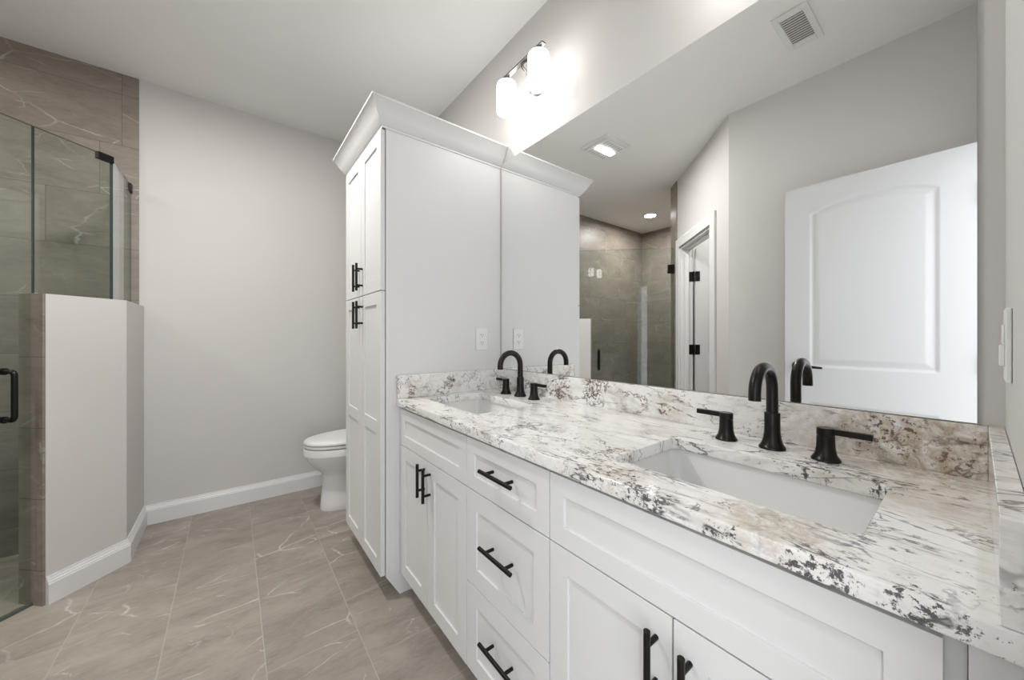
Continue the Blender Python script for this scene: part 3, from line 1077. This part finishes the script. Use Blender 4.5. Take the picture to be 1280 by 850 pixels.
t = thing('recessed_light', 'round recessed ceiling light over the shower, seen in the mirror', 'ceiling light', (-1.96, 2.60, CZ))
bm = bmesh.new()
alathe(bm, (-1.96, 2.60, CZ), [(0.068, -0.0004), (0.095, -0.0004), (0.095, -0.004), (0.088, -0.008), (0.070, -0.008), (0.068, -0.0004)], 40, closed=False)
link('trim_ring', done(bm), t, M['plastic'], smooth=40)
bm = bmesh.new()
alathe(bm, (-1.96, 2.60, CZ), [(0, -0.005), (0.068, -0.005), (0.068, -0.001), (0, -0.001)], 40)
link('lens', done(bm), t, M['lens'], smooth=40)
l = area('recessed_lamp', (-1.96, 2.60, CZ - 0.010), 0.13, CAN, (1, 0.975, 0.94), shape='DISK', spread=175)
l.parent = t
l.location = Vector((-1.96, 2.60, CZ - 0.010)) - ORG[t.name]

t = thing('added_closet_light', 'added small round ceiling light, unseen, to brighten the closet behind the diagonal wall', 'ceiling light', (*dg(0.6, 0.75), CZ))  # unseen fixture, added only to brighten the closet interior
lx, ly = dg(0.6, 0.75)
bm = bmesh.new()
alathe(bm, (lx, ly, CZ), [(0, -0.0004), (0.11, -0.0004), (0.11, -0.018), (0.104, -0.022), (0, -0.022)], 36)
link('base', done(bm), t, M['plastic'], smooth=40)
l = area('closet_fill_lamp', (lx, ly, CZ - 0.06), 0.16, 7, (1, 0.975, 0.94), shape='DISK')  # fill light of the added closet fixture
l.parent = t
l.location = Vector((lx, ly, CZ - 0.06)) - ORG[t.name]
bm = bmesh.new()
alathe(bm, (lx, ly, CZ), [(0, -0.0225), (0.095, -0.0225), (0.085, -0.040), (0.05, -0.052), (0, -0.056)], 36)
link('lens', done(bm), t, M['lens'], smooth=40)

# ------------------------------------------------------------------ shower glass
GZ = 2.082
GT = 0.0095
gc = -3.120 - T / 2 * S2 - 0.0                 # x - y on the glass line
R_X = pb[0] - T / 2                           # return glass x


def gp(e):
    """point on the diagonal glass line, e = distance from the corner with the return panel"""
    cx, cy = R_X, R_X - gc
    return Vector((cx - e / S2, cy - e / S2))


GN = Vector((1, -1)) / S2                     # toward the room


def gslab(name, p, q_, z0, z1, nrm, parent):
    a = [p + nrm * GT / 2, q_ + nrm * GT / 2, q_ - nrm * GT / 2, p - nrm * GT / 2]
    bm = bmesh.new()
    aprism(bm, [(v_.x, v_.y) for v_ in a], z0, z1)
    bm.normal_update()
    for f in bm.faces:
        f.material_index = 0 if abs(f.normal.x * nrm.x + f.normal.y * nrm.y) > 0.9 else 1
    me = bpy.data.meshes.new(name)
    bm.to_mesh(me)
    bm.free()
    return link(name, me, parent, [M['glass'], M['gedge']])


def gbox(bm, e0, e1, d0, d1, z0, z1):
    aprism(bm, [tuple(gp(e0) + GN * d0), tuple(gp(e1) + GN * d0), tuple(gp(e1) + GN * d1), tuple(gp(e0) + GN * d1)], z0, z1)


eEnd = ((gp(0) - Vector((pa[0] - k / 2, pa[1] + k / 2))).length) + 0.004
t = thing('shower_panel', 'fixed glass panel on the diagonal half wall beside the shower door', 'glass panel', (*gp(eEnd / 2), PH), 'fixed shower glass')
gslab('glass', gp(0.004), gp(eEnd), PH + 0.002, GZ, GN, t)
bm = bmesh.new()
gbox(bm, -0.004, 0.060, -0.011, 0.011, GZ - 0.030, GZ + 0.004)
link('corner_clip', done(bm), t, M['black'], bevel=0.0015)
bm = bmesh.new()
gbox(bm, 0.0, eEnd, -0.007, 0.007, PH - 0.0005, PH + 0.004)
link('bottom_seal', done(bm), t, M['caulk'])
rp0, rp1 = Vector((R_X, R_X - gc + 0.004)), Vector((R_X, YF - 0.012))
t = thing('shower_panel', 'narrow fixed glass return panel meeting the back wall tile', 'glass panel', (R_X, (rp0.y + rp1.y) / 2, PH), 'fixed shower glass')
gslab('glass', rp0, rp1, PH + 0.002, GZ, Vector((1, 0)), t)
link('wall_clip', box(R_X - 0.011, R_X + 0.011, rp1.y - 0.045, rp1.y, GZ - 0.045, GZ + 0.003), t, M['black'], bevel=0.0015)
bm = bmesh.new()
abox(bm, R_X - 0.007, R_X + 0.007, rp0.y, rp1.y, PH - 0.0005, PH + 0.004)
link('bottom_seal', done(bm), t, M['caulk'])

# door: from the fixed panel to the tiled hinge wall
hs = (Vector(dg(EEND + 0.05, -0.012)))
xh = (0.622 + 0.017 + gc) / 2
eH = (gp(0).x - xh) * S2
t = thing('shower_door', 'frameless clear glass shower door with a black pull, at the left edge', 'shower door', (*gp((eEnd + eH) / 2), 0.0))
gslab('glass', gp(eEnd + 0.004), gp(eH - 0.006), 0.012, GZ, GN, t)
bm = bmesh.new()
gbox(bm, eEnd + 0.004, eH - 0.006, -0.007, 0.007, 0.001, 0.013)
link('bottom_sweep', done(bm), t, M['seal'])
for z in (0.25, 1.865):
    bm = bmesh.new()
    gbox(bm, eH - 0.062, eH - 0.004, -0.013, 0.013, z - 0.045, z + 0.045)
    gbox(bm, eH - 0.012, eH + 0.000, -0.022, 0.022, z - 0.045, z + 0.045)
    link('hinge', done(bm), t, M['black'], bevel=0.0015)
eP = eEnd + 0.086
for s, nm in ((1, 'handle'), (-1, 'handle')):
    bm = bmesh.new()
    zc, hL = 0.922, 0.100
    pts = []
    d_ = 0.056
    b0_ = gp(eP)

    def hp(d, z):
        v_ = b0_ + GN * s * d
        return (v_.x, v_.y, z)
    pts = [hp(GT / 2, zc - hL), hp(d_ - 0.018, zc - hL)]
    for i in range(1, 6):
        a = i / 6 * PI / 2
        pts.append(hp(d_ - 0.018 + 0.018 * math.sin(a), zc - hL + 0.018 * (1 - math.cos(a))))
    pts.append(hp(d_, zc - hL + 0.018))
    pts.append(hp(d_, zc + hL - 0.018))
    for i in range(1, 6):
        a = i / 6 * PI / 2
        pts.append(hp(d_ - 0.018 + 0.018 * math.cos(a), zc + hL - 0.018 + 0.018 * math.sin(a)))
    pts += [hp(d_ - 0.018, zc + hL), hp(GT / 2, zc + hL)]
    atube(bm, pts, 0.0095, 16)
    for z in (zc - hL, zc + hL):
        atube(bm, [hp(GT / 2, z), hp(GT / 2 + 0.004, z)], 0.014, 20)
    link(nm, done(bm), t, M['black'], smooth=40)


# ------------------------------------------------------------------ toilet (faces -x)
def toilet():
    TY = 2.705
    t = thing('toilet', 'white elongated toilet with closed lid, behind the linen cabinet', 'toilet', (0.72, TY, 0))

    def egg(xf, xb, hw_, z, n=48, p=2.0):
        """outline: front tip xf, back xb, half width hw_; widest about 60 percent back"""
        pts = []
        xm = xf + (xb - xf) * 0.56
        for i in range(n):
            a = 2 * PI * i / n
            ca, sa = math.cos(a), math.sin(a)
            if ca > 0:
                x = xm + (xb - xm) * (abs(ca) ** 0.75)
                y = hw_ * (1 if sa > 0 else -1) * abs(sa) ** 0.72
            else:
                x = xm - (xm - xf) * abs(ca) ** 1.0
                y = hw_ * (1 if sa > 0 else -1) * abs(sa) ** 0.95
            pts.append((x, TY + y, z))
        return pts

    def loft(levels, captop=True, capbot=True):
        bm = bmesh.new()
        rings = [[bm.verts.new(p) for p in egg(*lv)] for lv in levels]
        n = len(rings[0])
        for a, b in zip(rings, rings[1:]):
            for i in range(n):
                bm.faces.new((a[i], a[(i + 1) % n], b[(i + 1) % n], b[i]))
        if capbot:
            bm.faces.new(rings[0][::-1])
        if captop:
            bm.faces.new(rings[-1])
        return done(bm)
    # pedestal + bowl in one continuous body
    body = loft([(0.470, 1.06, 0.110, 0.0), (0.466, 1.06, 0.113, 0.010), (0.470, 1.05, 0.108, 0.05), (0.476, 1.03, 0.102, 0.12), (0.482, 1.00, 0.098, 0.19), (0.483, 0.99, 0.100, 0.225),
                 (0.476, 0.99, 0.108, 0.248), (0.450, 0.98, 0.128, 0.275), (0.418, 0.97, 0.150, 0.310), (0.394, 0.96, 0.170, 0.345), (0.382, 0.955, 0.177, 0.372), (0.379, 0.955, 0.179, 0.3835),
                 (0.369, 0.955, 0.186, 0.3850), (0.3695, 0.955, 0.1855, 0.422), (0.372, 0.955, 0.184, 0.430)])
    link('bowl', body, t, M['porc'], smooth=38)
    link('seat', loft([(0.380, 0.92, 0.176, 0.4345), (0.373, 0.92, 0.183, 0.438), (0.372, 0.92, 0.184, 0.450), (0.380, 0.92, 0.178, 0.4535)]), t, M['plastic'], smooth=50)
    link('lid', loft([(0.380, 0.925, 0.177, 0.4575), (0.371, 0.925, 0.185, 0.4605), (0.370, 0.925, 0.186, 0.470), (0.376, 0.92, 0.181, 0.478), (0.395, 0.91, 0.165, 0.4835), (0.45, 0.88, 0.12, 0.486)]), t, M['plastic'], smooth=50)
    bm = bmesh.new()
    pr = [bm.verts.new((x, y, z)) for z in (0.40,) for x, y in rrect(0.96, XW - 0.004, TY - 0.20, TY + 0.20, 0.03)]
    pr2 = [bm.verts.new((x, y, 0.76)) for x, y in rrect(0.945, XW - 0.004, TY - 0.215, TY + 0.215, 0.03)]
    n = len(pr)
    for i in range(n):
        bm.faces.new((pr[i], pr[(i + 1) % n], pr2[(i + 1) % n], pr2[i]))
    bm.faces.new(pr[::-1])
    bm.faces.new(pr2)
    link('tank', done(bm), t, M['porc'], smooth=50)
    bm = bmesh.new()
    aprism(bm, rrect(0.938, XW - 0.003, TY - 0.222, TY + 0.222, 0.035), 0.7605, 0.79)
    link('tank_lid', done(bm), t, M['porc'], bevel=0.006, seg=3)
    bm = bmesh.new()
    atube(bm, [(0.953, TY - 0.15, 0.70), (0.935, TY - 0.15, 0.70)], 0.010, 12)
    atube(bm, [(0.935, TY - 0.155, 0.70), (0.932, TY - 0.08, 0.695)], [0.007, 0.005], 10)
    link('flush_lever', done(bm), t, M['nickel'], smooth=40)


toilet()
